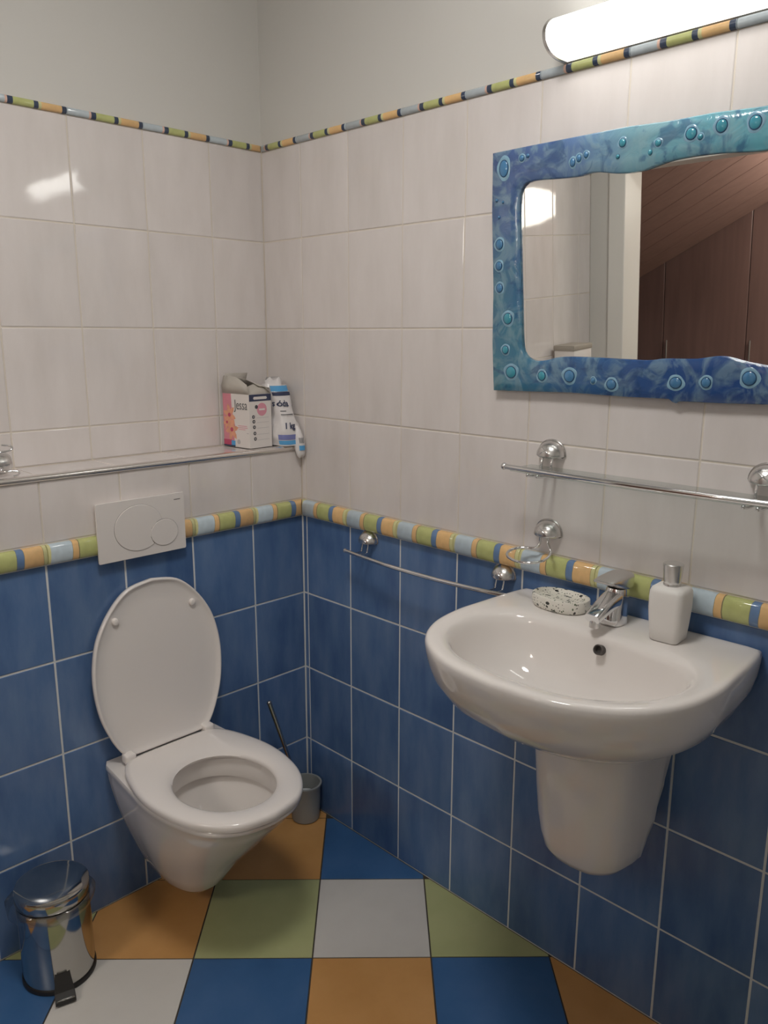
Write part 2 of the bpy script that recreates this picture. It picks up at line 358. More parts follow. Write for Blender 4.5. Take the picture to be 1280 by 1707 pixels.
for i in range(-9, 9):
    for j in range(-8, 12):
        o_ = Vector((FX, FY)); h = .0018
        cs = [o_+FT*(e1*(i+a)+e2*(j+b))+(e1*(h if a == 0 else -h)+e2*(h if b == 0 else -h)) for a, b in ((0, 0), (1, 0), (1, 1), (0, 1))]
        pl = clip([(c.x, c.y) for c in cs], (XL+.002, YF+.002), (-.002, -.002))
        if not pl: continue
        ar = abs(sum(pl[k][0]*pl[(k+1) % len(pl)][1]-pl[(k+1) % len(pl)][0]*pl[k][1] for k in range(len(pl))))/2
        if ar < 2e-4: continue
        c = (sum(p[0] for p in pl)/len(pl), sum(p[1] for p in pl)/len(pl))
        col = known.get((i, j), seq[(i*1+j*2+(j//2)) % 4])
        loc = [(p[0]-c[0], p[1]-c[1]) for p in pl]
        rg = lambda k, z: [(x*k, y*k, z) for x, y in loc]
        mb = MB(); mb.loft([rg(1, -.008), rg(1, -.0009), rg(.996, 0)])
        t = mb.build('tile', M['floor_'+col], floor); t.location = (c[0], c[1], 0)

# ------------------------------------------------------------------ toilet
TX = -.522
N = 96
t = empty('toilet', (TX, 0, .44), math.pi, 'white wall-hung toilet with its seat down and lid raised', 'toilet')
c0 = (0, .27)
rim_o = polar(sym([(0, .002), (.15, .002), (.163, .003), (.168, .06), (.176, .15), (.184, .26), (.172, .36), (.135, .455), (.07, .507), (0, .52)]), c0, N)
def ring(sx, fr_, z, base=rim_o, wback=1.0):
    """scale width by sx, depth so that the front reaches fr_; the back stays on the wall"""
    mx = max(y for x, y in base); return [(x*sx, y*fr_/mx, z) for x, y in base]
zz = -.44
bowl = MB()
prof = [(.05, .16, .074), (.24, .198, .068), (.34, .222, .074), (.43, .244, .095), (.54, .277, .14), (.67, .324, .20), (.775, .374, .25), (.86, .420, .30), (.925, .462, .345), (.96, .490, .375), (.98, .508, .40), (1.0, .519, .408), (1.0, .52, .416), (.99, .516, .420)]
rings = [ring(a, f_, z+zz) for a, f_, z in prof]
inn = polar([(.128*math.cos(a), .315+.158*math.sin(a)) for a in np.linspace(0, 2*math.pi, 120, endpoint=False)], c0, N)
ci = (0, .30)
def iscale(k, z, dy=0): return [(ci[0]+(x-ci[0])*k, ci[1]+(y-ci[1])*k+dy, z) for x, y in inn]
rings += [iscale(1.03, .420+zz), iscale(.99, .416+zz), iscale(.985, .395+zz), iscale(.975, .366+zz), iscale(.99, .362+zz), iscale(1.035, .362+zz, -.014), iscale(1.02, .352+zz, -.016), iscale(.88, .325+zz, -.022), iscale(.70, .29+zz, -.034), iscale(.52, .25+zz, -.046), iscale(.40, .215+zz, -.052), iscale(.30, .18+zz, -.056), iscale(.2, .16+zz, -.056)]
bowl.loft(rings)
bw = bowl.build('bowl', M['ceramic'], t, 50)
wt = MB(); wt.loft([iscale(.45, .226+zz, -.05), iscale(.45, .2275+zz, -.05)]); wt.build('water', M['water'], t, 30)
# seat
so = polar(sym([(0, .058), (.08, .059), (.125, .066), (.152, .10), (.172, .16), (.187, .25), (.181, .34), (.153, .43), (.09, .503), (0, .526)]), c0, N)
si = polar([(.119*math.cos(a), .318+.140*math.sin(a)) for a in np.linspace(0, 2*math.pi, 120, endpoint=False)], c0, N)
def mix(A, B, k, z): return [(a[0]+(b[0]-a[0])*k, a[1]+(b[1]-a[1])*k, z) for a, b in zip(A, B)]
seat = MB(); zs = .0
sp_ = [(.02, -.019), (0, -.013), (0, -.007), (.03, -.002), (.12, .001), (.35, .003), (.6, .0025), (.8, -.0005), (.93, -.005), (1, -.011), (.98, -.017), (.8, -.019), (.3, -.019)]
rr = [mix(so, si, k, z) for k, z in sp_]; rr.append(rr[0]); seat.loft(rr, False, False); seat.build('seat', M['seat_plastic'], t, 60)
# lid, upright, leaning back slightly: outline in x / height
lid_o = polar(sym([(0, .0), (.09, .0), (.118, .003), (.138, .025), (.158, .065), (.178, .125), (.187, .20), (.182, .27), (.163, .335), (.122, .398), (.07, .441), (0, .455)]), (0, .23), N)
lid = MB(); cl = (0, .23)
def lr(ins, d):
    lean = -.075
    return [(x, .050+d+y*lean, -.004+y) for x, y in inset(lid_o, cl, ins)]
lid.loft([lr(.03, -.014), lr(.008, -.0125), lr(.001, -.008), lr(0, -.001), lr(.0005, .004), lr(.003, .006), lr(.006, .0055), lr(.009, .002), lr(.02, -.002), lr(.06, -.004)])
ld = lid.build('lid', M['seat_plastic'], t, 60)
for x in (.112, -.112):
    b_ = MB(); b_.lathe([(.0095, 0), (.0095, .006), (.008, .009), (.004, .0105)], 16); bo = b_.build('bumper', M['seat_plastic'], ld, 40)
    bo.location = (x, .050-.002+.37*-.075, -.004+.365); bo.rotation_euler = (-math.pi/2, 0, 0)
for x in (.118, -.118):
    h_ = MB(); h_.rbox(x-.015, x+.015, .044, .074, -.014, .012, .006, 3); h_.build('hinge', M['seat_plastic'], t, 40)

# ------------------------------------------------------------------ flush plate
fp = empty('flush_plate', (-.541, 0, 1.032), math.pi, 'white dual flush plate with two round buttons above the toilet', 'flush plate')
pb = MB()
def rr2(hx, hz, r, y, n=5):
    out = []
    for cx, cz, a0 in ((hx-r, hz-r, 0), (-hx+r, hz-r, 90), (-hx+r, -hz+r, 180), (hx-r, -hz+r, 270)):
        for k in range(n+1):
            a = math.radians(a0+90*k/n); out.append((cx+r*math.cos(a), y, cz+r*math.sin(a)))
    return out
pb.loft([rr2(.113, .066, .003, -.004), rr2(.1215, .0755, .004, .0155), rr2(.1225, .0765, .004, .0205), rr2(.1215, .0755, .005, .0225)])
pb.build('plate', M['plate_plastic'], fp, 30)
def disc(cx, cz, r, y0, y1, nm, mt, par, hole=None, sm=30, ez=.895):
    q = MB(); n = 56
    def R_(rad, y):
        o_ = []
        for k in range(n):
            a = 2*math.pi*k/n; x, z = cx+rad*math.cos(a), cz+rad*math.sin(a)*ez
            if hole:
                dx, dz = x-hole[0], (z-hole[1])/ez; l = math.hypot(dx, dz)
                if l < hole[2]: x, z = hole[0]+dx/l*hole[2], hole[1]+dz/l*hole[2]*ez
            o_.append((x, y, z))
        return o_
    q.loft([R_(r, y0), R_(r, y1-.0012), R_(r-.0012, y1)]); return q.build(nm, mt, par, sm)
# image-left is +x
bgc, smc = (.011, .001), (-.060, -.0225)
disc(*bgc, .0682, .015, .0229, 'button_gap', M['dark_gap'], fp); disc(*smc, .0408, .015, .0230, 'button_gap', M['dark_gap'], fp)
disc(*bgc, .0668, .015, .0246, 'button', M['plate_plastic'], fp, (*smc, .0410)); disc(*smc, .0392, .015, .0248, 'button', M['plate_plastic'], fp)
mk = MB(); mk.box(-.1105, -.092, .0222, .0229, .0585, .0602); mk.build('printed_mark', M['dark_gap'], fp)

# ------------------------------------------------------------------ basin
YB = -1.098; ZR = .937
bs = empty('washbasin', (0, YB, ZR), math.pi/2, 'white ceramic washbasin mounted on the right wall below the mirror', 'washbasin')
cb = (0, .25)
bo_ = polar(sym([(0, .001), (.20, .001), (.258, .001), (.270, .006), (.279, .07), (.284, .15), (.287, .24), (.268, .335), (.215, .415), (.12, .470), (0, .487)]), cb, 128)
bi_ = polar(sym([(0, .138), (.10, .140), (.17, .150), (.212, .180), (.236, .235), (.233, .30), (.198, .368), (.115, .424), (0, .440)]), cb, 128)
mxo = .487
def br(sx, f_, z): return [(x*sx, y*f_/mxo, z) for x, y in bo_]
def bin_(k, z, dy=0): return [((x)*k, .275+(y-.275)*k+dy, z) for x, y in bi_]
def bins(A, d, z): return [(x, max(.001, y), z) for x, y in inset(A, cb, d)]
basin = MB()
RB = [br(.30, .25, -.174), br(.42, .30, -.171), br(.62, .358, -.160), br(.79, .408, -.139), br(.905, .446, -.110), br(.965, .470, -.076), br(.988, .480, -.048), br(.998, .486, -.022), br(1.0, .487, -.010),
      bins(bo_, .0015, -.004), bins(bo_, .005, -.0008), bins(bo_, .011, .0006), bins(bo_, .020, .0),
      mix(bo_, bi_, .62, -.0015), mix(bo_, bi_, .85, -.0035), mix(bo_, bi_, .96, -.007), bin_(.985, -.014), bin_(.965, -.026), bin_(.94, -.048), bin_(.90, -.075), bin_(.83, -.102), bin_(.70, -.125), bin_(.5, -.139), bin_(.28, -.146), bin_(.09, -.149)]
RB = [[(x, max(y, .001), z) for x, y, z in r] for r in RB]
basin.loft(RB); basin.build('bowl', M['ceramic'], bs, 50)
dr = MB(); dr.lathe([(.030, -.002), (.030, .001), (.026, .003), (.012, .0035)], 24, (0, .275, -.147)); dr.build('drain', M['chrome'], bs, 40)
ov = MB(); ov.lathe([(.0105, -.012), (.0105, .0012), (.0085, .002), (.0075, .0005), (.007, -.008)], 20)
oo = ov.build('overflow_hole', M['dark_gap'], bs, 40); oo.location = (-.014, .158, -.030); oo.rotation_euler = (math.radians(-68), 0, 0)

# half pedestal cover
hp = empty('pedestal_cover', (0, YB-.010, ZR), math.pi/2, 'white ceramic half pedestal cover under the washbasin', 'pedestal')
def pring(hw, back, front, z):
    h = [(0, back), (hw*.8, back), (hw, back), (hw, back+.012), (hw*.985, front-.085), (hw*.86, front-.038), (hw*.5, front-.007), (0, front)]
    return [(x, y, z) for x, y in polar(sym(h), (0, (back+front)/2), 80)]
pc = MB()
pr_l = [(.114, .002, .245, -.176), (.114, .004, .244, -.205), (.111, .010, .250, -.26), (.110, .035, .243, -.33), (.108, .062, .235, -.40), (.103, .085, .228, -.445), (.097, .098, .221, -.475), (.086, .108, .210, -.492), (.068, .122, .192, -.501), (.03, .145, .170, -.503)]
pc.loft([pring(*a) for a in pr_l]); pc.build('shell', M['ceramic'], hp, 50)

# ------------------------------------------------------------------ mixer tap
tp = empty('mixer_tap', (0, YB+.006, ZR), math.pi/2, 'chrome single lever mixer tap on the washbasin', 'tap')
def sec(cy, cz, hx, hh, ang, n=20, pw=.55, cx=0):
    """rounded section, width hx, half height hh, normal tilted by ang from +y in the yz plane"""
    o_ = []
    for k in range(n):
        a = 2*math.pi*k/n; x = hx*abs(math.cos(a))**pw*math.copysign(1, math.cos(a)); v = hh*abs(math.sin(a))**pw*math.copysign(1, math.sin(a))
        o_.append((cx+x, cy-v*math.sin(ang), cz+v*math.cos(ang)))
    return o_
q = MB()
q.loft([[(x, y, z) for x, y in [(hx*abs(math.cos(a))**.7*math.copysign(1, math.cos(a)), cy+hy*abs(math.sin(a))**.7*math.copysign(1, math.sin(a))) for a in np.linspace(0, 2*math.pi, 28, endpoint=False)]]
        for hx, hy, cy, z in ((.025, .028, .068, 0), (.025, .028, .068, .004), (.0235, .026, .067, .018), (.0225, .024, .064, .035), (.022, .023, .060, .055), (.0215, .022, .058, .068), (.0205, .021, .057, .073))])
q.build('body', M['chrome'], tp, 35)
q = MB(); q.loft([sec(.055, .054, .0205, .018, -.18), sec(.085, .050, .020, .0155, -.24), sec(.115, .042, .0185, .013, -.32), sec(.142, .033, .017, .0115, -.38), sec(.154, .028, .0155, .0100, -.40)])
sp2 = q.build('spout', M['chrome'], tp, 40)
q = MB(); q.lathe([(.0105, -.016), (.0105, -.004), (.009, 0)], 18, (0, .143, .024)); q.build('aerator', M['satin_chrome'], sp2, 40)
q = MB(); q.loft([sec(.029, .086, .017, .012, .05), sec(.034, .0855, .0225, .0185, .05), sec(.050, .0860, .0240, .0200, 0), sec(.070, .0890, .0240, .0170, -.05), sec(.090, .0925, .0235, .0115, -.10), sec(.110, .0950, .0225, .0060, -.12), sec(.121, .0958, .021, .0032, -.12), sec(.124, .0958, .018, .0018, -.12)])
q.build('lever', M['satin_chrome'], tp, 40)

# ------------------------------------------------------------------ soap dish and dispenser
m, nt, b = newmat('terrazzo'); L = nt.links.new
tc = nt.nodes.new('ShaderNodeTexCoord'); base = None
mpn = nt.nodes.new('ShaderNodeMapping'); L(tc.outputs['Object'], mpn.inputs[0])
prev = (.82, .79, .72)
mixs = None
for sc, th, colr, st in ((70, .30, (.03, .035, .03), (.7, 1.7, 1)), (110, .27, (.10, .14, .08), (1.7, .7, 1)), (52, .20, (.02, .02, .02), (.7, 2.0, 1)), (190, .26, (.10, .09, .07), (1, 1, 1))):
    mp2 = nt.nodes.new('ShaderNodeMapping'); mp2.inputs['Scale'].default_value = st; mp2.inputs['Rotation'].default_value = (.4, .3, sc*.1); L(tc.outputs['Object'], mp2.inputs[0])
    v = nt.nodes.new('ShaderNodeTexVoronoi'); v.inputs['Scale'].default_value = sc; L(mp2.outputs[0], v.inputs['Vector'])
    lt = nt.nodes.new('ShaderNodeMath'); lt.operation = 'LESS_THAN'; lt.inputs[1].default_value = th; L(v.outputs['Distance'], lt.inputs[0])
    sepc = nt.nodes.new('ShaderNodeSeparateColor'); L(v.outputs['Color'], sepc.inputs[0])
    g2 = nt.nodes.new('ShaderNodeMath'); g2.operation = 'GREATER_THAN'; g2.inputs[1].default_value = .45; L(sepc.outputs[0], g2.inputs[0])
    mu = nt.nodes.new('ShaderNodeMath'); mu.operation = 'MULTIPLY'; L(lt.outputs[0], mu.inputs[0]); L(g2.outputs[0], mu.inputs[1])
    mx = nt.nodes.new('ShaderNodeMix'); mx.data_type = 'RGBA'; L(mu.outputs[0], mx.inputs[0]); mx.inputs[7].default_value = (*colr, 1)
    if mixs is None: mx.inputs[6].default_value = (*prev, 1)
    else: L(mixs.outputs[2], mx.inputs[6])
    mixs = mx
L(mixs.outputs[2], b.inputs['Base Color']); b.inputs['Roughness'].default_value = .3
M['terrazzo'] = m
sd = MB()
def ov2(k, z, d=0): return [((.066-d)*k*abs(math.cos(a))**.85*math.copysign(1, math.cos(a)), (.044-d)*k*abs(math.sin(a))**.85*math.copysign(1, math.sin(a)), z) for a in np.linspace(0, 2*math.pi, 48, endpoint=False)]
sd.loft([ov2(.90, 0), ov2(.96, .003), ov2(1, .012), ov2(1, .024), ov2(.985, .0275), ov2(1, .0285, .004), ov2(1, .0275, .007), ov2(1, .022, .011), ov2(.7, .020, .011)])
so_ = sd.build('soap_dish', M['terrazzo'], None, 50); so_.location = (-.064, -.962, ZR-.0015); so_.rotation_euler = (0, 0, math.pi/2-.02)
tag(so_, 'oval white soap dish with dark terrazzo speckles beside the tap', 'soap dish')
dp = empty('soap_dispenser', (-.074, -1.213, ZR-.001), math.pi/2+.06, 'square white pump soap dispenser with chrome top on the washbasin', 'soap dispenser')
def sq(h, r, z, n=6):
    return [(x, y, z) for x, _, y in rr2(h, h, r, 0, n)]
q = MB(); q.loft([sq(.0265, .010, 0), sq(.0288, .011, .003), sq(.0312, .012, .03), sq(.0338, .013, .065), sq(.0342, .014, .086), sq(.0335, .014, .098), sq(.0312, .014, .105), sq(.025, .013, .1085), sq(.013, .012, .109)])
q.build('bottle', M['white_plastic'], dp, 50)
q = MB(); q.lathe([(.0165, .108), (.0165, .1125), (.0155, .114), (.0165, .118), (.0192, .148), (.0195, .151), (.018, .1525), (.005, .153)], 32); q.build('pump_head', M['satin_chrome'], dp, 40)

# ------------------------------------------------------------------ chrome beetle-shaped brackets
def beetle(par, cx, cz, s=1.0, nm='bracket'):
    """domed shell with crossed ridges on the wall; local y points out of the wall"""
    q = MB(); n = 28; rings = []
    for i in range(9):
        tt = math.pi/2*i/8; k, y = math.cos(tt)**.8, .030*math.sin(tt)
        rg = []
        for j in range(n):
            a = 2*math.pi*j/n; x = .0325*math.cos(a); z = .030*math.sin(a) if math.sin(a) > 0 else .007*math.sin(a)
            rg.append((cx+s*x*max(k, .02), .0015+s*y, cz+s*(z*max(k, .02)-.002*i/8)))
        rings.append(rg)
    base = [[(cx+s*.035*math.cos(2*math.pi*j/n), y, cz+s*(.033*math.sin(2*math.pi*j/n) if math.sin(2*math.pi*j/n) > 0 else .009*math.sin(2*math.pi*j/n))) for j in range(n)] for y in (.0, .003)]
    q.loft(base+rings[:]); d = q.build(nm, M['satin_chrome'], par, 50)
    for sg in (1, -1):
        pts = []
        for k in range(9):
            f = k/8; x = sg*(.027-.046*f); z = -.006+.028*f; rr_ = (x/.0305)**2+(z/.030 if z > 0 else z/.012)**2
            y = .030*math.sqrt(max(0, 1-min(1, rr_)**.9)); pts.append((cx+s*x, .0025+s*y, cz+s*z))
        q = MB(); q.tube(pts, .0011*s, 6); q.build('ridge', M['chrome'], d, 60)
    return d
def legs(par, cx, cz, pts_fn, r=.0026):
    for sg in (1, -1):
        q = MB(); q.tube(spline(pts_fn(sg), 6), r, 8); q.build('leg', M['chrome'], par, 60)

# towel rail
ty, tz = -.530, .947
tw = empty('towel_rail', (0, ty, tz), math.pi/2, 'curved chrome towel rail on blue tiles left of the washbasin', 'towel rail')
def bow(x, half, e, m_): return e+(m_-e)*(1-(x/half)**2)
for cx in (.233, -.234):
    beetle(tw, cx, .003)
    legs(tw, cx, 0, lambda sg, cx=cx: [(cx+sg*.011, .018, -.004), (cx+sg*.011, .021, -.018), (cx+sg*.011, .026, -.027), (cx+sg*.011, bow(cx+sg*.011, .282, .050, .074)-.004, -.026)])
q = MB(); q.tube([(x, bow(x, .282, .050, .074), -.026) for x in np.linspace(-.282, .282, 33)], .0056, 10)
for e in (-.282, .282): q.ball((e, .050, -.026), .0066, 12, 8)
q.build('rail', M['chrome'], tw, 60)

# glass shelf
sh = empty('glass_shelf', (0, -1.1125, 1.256), math.pi/2, 'clear glass shelf with a curved chrome front rail under the mirror', 'shelf')
zg = -.026
for cx in (.2315, -.2315):
    beetle(sh, cx, 0, 1.05)
    legs(sh, cx, 0, lambda sg, cx=cx: [(cx+sg*.0125, .018, -.004), (cx+sg*.0125, .022, -.02), (cx+sg*.0125, .022, -.036), (cx+sg*.0125, .030, -.043), (cx+sg*.0125, .060, -.043), (cx+sg*.0125, .072, -.040)], .0030)
    q = MB()
    for sg in (1, -1): q.ball((cx+sg*.0125, .073, -.0395), .0046, 10, 6)
    q.build('tip', M['chrome'], sh, 60)
q = MB(); hl = .288
outl = [(x, .012) for x in np.linspace(hl-.01, -hl+.01, 16)] + [(x, bow(x, .292, .094, .108)-.003) for x in np.linspace(-hl+.01, hl-.01, 24)]
q.loft([[(x, y, zg-.006) for x, y in outl], [(x, y, zg) for x, y in outl]]); q.build('glass_plate', M['glass'], sh)
q = MB(); q.tube([(x, bow(x, .292, .094, .108), zg+.003) for x in np.linspace(-.292, .292, 33)], .0060, 10)
for e in (-.292, .292): q.ball((e, .094, zg+.003), .0078, 12, 8)
q.build('rail', M['chrome'], sh, 60)

# tumbler ring
tr_ = empty('tumbler_ring', (0, -.886, 1.070), math.pi/2, 'empty chrome wire tumbler holder above the washbasin', 'tumbler holder')
beetle(tr_, .003, .006, 1.05)
ringpts = [(.013, .020, 0), (.013, .022, -.016), (.020, .028, -.026), (.038, .032, -.0285), (.055, .042, -.030), (.0625, .060, -.0325), (.058, .082, -.036), (.040, .100, -.0385), (.010, .109, -.040), (-.018, .102, -.039), (-.034, .082, -.036), (-.036, .060, -.031), (-.030, .042, -.024), (-.018, .030, -.017), (-.008, .022, -.010), (-.008, .020, 0)]
q = MB(); q.tube(spline(ringpts, 6), .0031, 8); q.build('wire_ring', M['chrome'], tr_, 60)

# ------------------------------------------------------------------ mirror with fused glass frame
mr_ = empty('mirror', (0, -1.11, 1.395), math.pi/2, 'wall mirror in a wavy blue and turquoise glass frame', 'mirror')
mr_.rotation_euler = (math.radians(-2.7), 0, math.pi/2)
m, nt, b = newmat('blue_glass'); L = nt.links.new
tc = nt.nodes.new('ShaderNodeTexCoord'); sp = nt.nodes.new('ShaderNodeSeparateXYZ'); L(tc.outputs['Object'], sp.inputs[0])
def noise(sc, st=(1, 1, 1), off=0, dist=0., det=4):
    mp = nt.nodes.new('ShaderNodeMapping'); mp.inputs['Scale'].default_value = st; mp.inputs['Location'].default_value = (off, off, off); L(tc.outputs['Object'], mp.inputs[0])
    n = nt.nodes.new('ShaderNodeTexNoise'); n.inputs['Scale'].default_value = sc; n.inputs['Detail'].default_value = det; n.inputs['Distortion'].default_value = dist
    L(mp.outputs[0], n.inputs['Vector']); return n
def ramp(src, stops):
    cr = nt.nodes.new('ShaderNodeValToRGB'); e = cr.color_ramp.elements
    e[0].position, e[0].color = stops[0][0], (*stops[0][1], 1); e[1].position, e[1].color = stops[-1][0], (*stops[-1][1], 1)
    for p, c in stops[1:-1]: q = e.new(p); q.color = (*c, 1)
    L(src, cr.inputs[0]); return cr
def math_(op, a, b_=None, c=None):
    x = nt.nodes.new('ShaderNodeMath'); x.operation = op
    for i, v in enumerate((a, b_, c)):
        if v is None: continue
        if isinstance(v, (int, float)): x.inputs[i].default_value = v
        else: L(v, x.inputs[i])
    return x.outputs[0]
# object x: +.39 (image left) .. -.39 ; z 0..0.5
n1 = noise(9, (1, 1, 1), 0, 1.2)
pos = math_('MULTIPLY_ADD', sp.outputs[0], -1/.78, .5)                     # 0 left .. 1 right
posn = math_('ADD', pos, math_('MULTIPLY_ADD', n1.outputs['Fac'], .22, -.11))
top = ramp(posn, [(0, (.085, .15, .36)), (.10, (.11, .19, .43)), (.28, (.18, .31, .56)), (.42, (.27, .52, .62)), (.62, (.20, .52, .64)), (1, (.15, .54, .62))])
bot = ramp(posn, [(0, (.075, .29, .39)), (.14, (.08, .26, .44)), (.25, (.07, .20, .43)), (.45, (.045, .13, .37)), (1, (.03, .09, .31))])
zf = nt.nodes.new('ShaderNodeMapRange'); zf.inputs[1].default_value = .10; zf.inputs[2].default_value = .46
L(math_('ADD', sp.outputs[2], math_('MULTIPLY_ADD', n1.outputs['Fac'], .2, -.1)), zf.inputs[0])
mx = nt.nodes.new('ShaderNodeMix'); mx.data_type = 'RGBA'; L(zf.outputs[0], mx.inputs[0]); L(bot.outputs[0], mx.inputs[6]); L(top.outputs[0], mx.inputs[7])
n2 = noise(14, (1, 1, 1), 3, 2.5, 6); st_ = ramp(n2.outputs['Fac'], [(.44, (0, 0, 0)), (.60, (1, 1, 1))])
mx2 = nt.nodes.new('ShaderNodeMix'); mx2.data_type = 'RGBA'; L(math_('MULTIPLY', st_.outputs[0], .42), mx2.inputs[0]); L(mx.outputs[2], mx2.inputs[6]); mx2.inputs[7].default_value = (.40, .60, .66, 1)
n3 = noise(22, (1, 1, 1), 9, 1.5, 3); sd_ = ramp(n3.outputs['Fac'], [(.55, (0, 0, 0)), (.66, (1, 1, 1))])
mx3 = nt.nodes.new('ShaderNodeMix'); mx3.data_type = 'RGBA'; L(math_('MULTIPLY', sd_.outputs[0], .55), mx3.inputs[0]); L(mx2.outputs[2], mx3.inputs[6]); mx3.inputs[7].default_value = (.03, .09, .26, 1)
L(mx3.outputs[2], b.inputs['Base Color']); b.inputs['Roughness'].default_value = .10; b.inputs['Coat Weight'].default_value = .4
b.inputs['Transmission Weight'].default_value = .30; b.inputs['IOR'].default_value = 1.5
bp = nt.nodes.new('ShaderNodeBump'); bp.inputs['Strength'].default_value = .35; bp.inputs['Distance'].default_value = .006; L(n2.outputs['Fac'], bp.inputs['Height']); L(bp.outputs[0], b.inputs['Normal'])
M['blue_glass'] = m
M['drop'] = plain('drop', (.07, .22, .42), .06, coat=.6, var=.3, vscale=8)
M['drop_teal'] = plain('drop_teal', (.06, .32, .42), .06, coat=.6, var=.25, vscale=8)
M['ring_dark'] = plain('ring_dark', (.02, .07, .16), .15)
M['halo'] = plain('halo', (.24, .42, .55), .12, coat=.3, var=.45, vscale=45)
loc = lambda Y, z: (Y+1.11, z-1.395)
inn_px = [(-.792, 1.79), (-.799, 1.818), (-.822, 1.829), (-.883, 1.826), (-.932, 1.824), (-.972, 1.827), (-1.025, 1.818), (-1.074, 1.817), (-1.132, 1.827), (-1.21, 1.827), (-1.292, 1.820), (-1.36, 1.826), (-1.405, 1.826), (-1.425, 1.81), (-1.429, 1.77), (-1.424, 1.69), (-1.430, 1.60), (-1.425, 1.52), (-1.416, 1.476), (-1.39, 1.462), (-1.34, 1.463),
          (-1.297, 1.469), (-1.248, 1.479), (-1.198, 1.473), (-1.139, 1.472), (-1.102, 1.468), (-1.05, 1.469), (-.969, 1.471), (-.903, 1.470), (-.866, 1.462), (-.835, 1.461), (-.812, 1.473), (-.803, 1.50), (-.799, 1.589), (-.794, 1.714)]
out_px = [(-.722, 1.897), (-.828, 1.898), (-.941, 1.898), (-1.044, 1.898), (-1.127, 1.894), (-1.203, 1.894), (-1.285, 1.889), (-1.40, 1.892), (-1.502, 1.895), (-1.503, 1.80), (-1.500, 1.65), (-1.503, 1.50), (-1.498, 1.395), (-1.41, 1.397), (-1.336, 1.396), (-1.25, 1.393), (-1.172, 1.392), (-1.162, 1.386), (-1.150, 1.395), (-1.056, 1.394), (-.93, 1.396), (-.823, 1.393), (-.726, 1.391), (-.722, 1.50), (-.724, 1.62), (-.720, 1.78)]
def dens(P, cc, sharp):
    s = [(p.x, p.y) for p in spline([(x, y, 0) for x, y in P], 8, True)] if not sharp else [(P[i][0]+(P[(i+1) % len(P)][0]-P[i][0])*k/8, P[i][1]+(P[(i+1) % len(P)][1]-P[i][1])*k/8) for i in range(len(P)) for k in range(8)]
    return s
mc = (0, .25); NM = 240
A = dens([loc(*p) for p in out_px], mc, True); B = dens([loc(*p) for p in inn_px], mc, False)
A = polar(A, mc, NM); B = polar(B, mc, NM)
# make sure the four outer corners are hit exactly
for cx_, cz_ in (loc(-.722, 1.897), loc(-1.502, 1.895), loc(-1.498, 1.395), loc(-.726, 1.391)):
    k = min(range(NM), key=lambda i: abs(math.atan2(A[i][1]-mc[1], A[i][0]-mc[0])-math.atan2(cz_-mc[1], cx_-mc[0]))); A[k] = (cx_, cz_)
def mring(k, y): return [(a[0]+(b_[0]-a[0])*k, y, a[1]+(b_[1]-a[1])*k) for a, b_ in zip(A, B)]
q = MB(); rr = [mring(0, .0125), mring(0, .0175), mring(.03, .0195), mring(.3, .0203), mring(.7, .0203), mring(.97, .0195), mring(1, .0175), mring(1, .0125)]; rr.append(rr[0])
q.loft(rr, False, False); frame = q.build('glass_frame', M['blue_glass'], mr_, 50)
q = MB(); q.loft([mring(.80, .0075), mring(.80, .012)]); q.build('mirror_pane', M['mirror'], mr_, 30)
q = MB(); q.loft([mring(.84, .001), mring(.84, .0072)]); q.build('backing', M['black'], mr_, 30)
drops = [(-.754, 1.862, .0115, .017, 0), (-.743, 1.709, .0095, .0105, 0), (-.742, 1.664, .0085, .009, 0), (-.744, 1.617, .0085, .0095, 0), (-.767, 1.551, .0115, .012, 1), (-.761, 1.483, .0085, .009, 1), (-.777, 1.434, .0135, .013, 1),
         (-.859, 1.429, .0095, .010, 1), (-.928, 1.431, .0125, .0125, 0), (-.985, 1.424, .005, .006, 0), (-1.027, 1.418, .0105, .010, 0), (-1.163, 1.427, .012, .0105, 0), (-1.222, 1.43, .009, .0095, 0), (-1.300, 1.441, .0125, .0125, 0),
         (-.923, 1.851, .006, .008, 0), (-.937, 1.857, .0055, .007, 0), (-.953, 1.861, .005, .006, 0), (-1.031, 1.871, .007, .0075, 1), (-1.022, 1.848, .004, .004, 1), (-1.103, 1.860, .006, .006, 1), (-1.088, 1.846, .004, .005, 1), (-1.165, 1.866, .010, .010, 1), (-1.182, 1.858, .005, .005, 1), (-1.219, 1.870, .010, .011, 1), (-1.276, 1.866, .0105, .0115, 1),
         (-.800, 1.876, .006, .006, 0), (-.815, 1.879, .004, .004, 0), (-.735, 1.800, .0035, .0035, 0), (-.752, 1.795, .003, .003, 0), (-.742, 1.765, .003, .003, 0),
         (-1.36, 1.868, .008, .009, 1), (-1.43, 1.862, .012, .012, 1), (-1.465, 1.74, .010, .011, 0), (-1.463, 1.62, .009, .010, 0), (-1.455, 1.50, .011, .011, 0), (-1.39, 1.43, .012, .011, 0)]
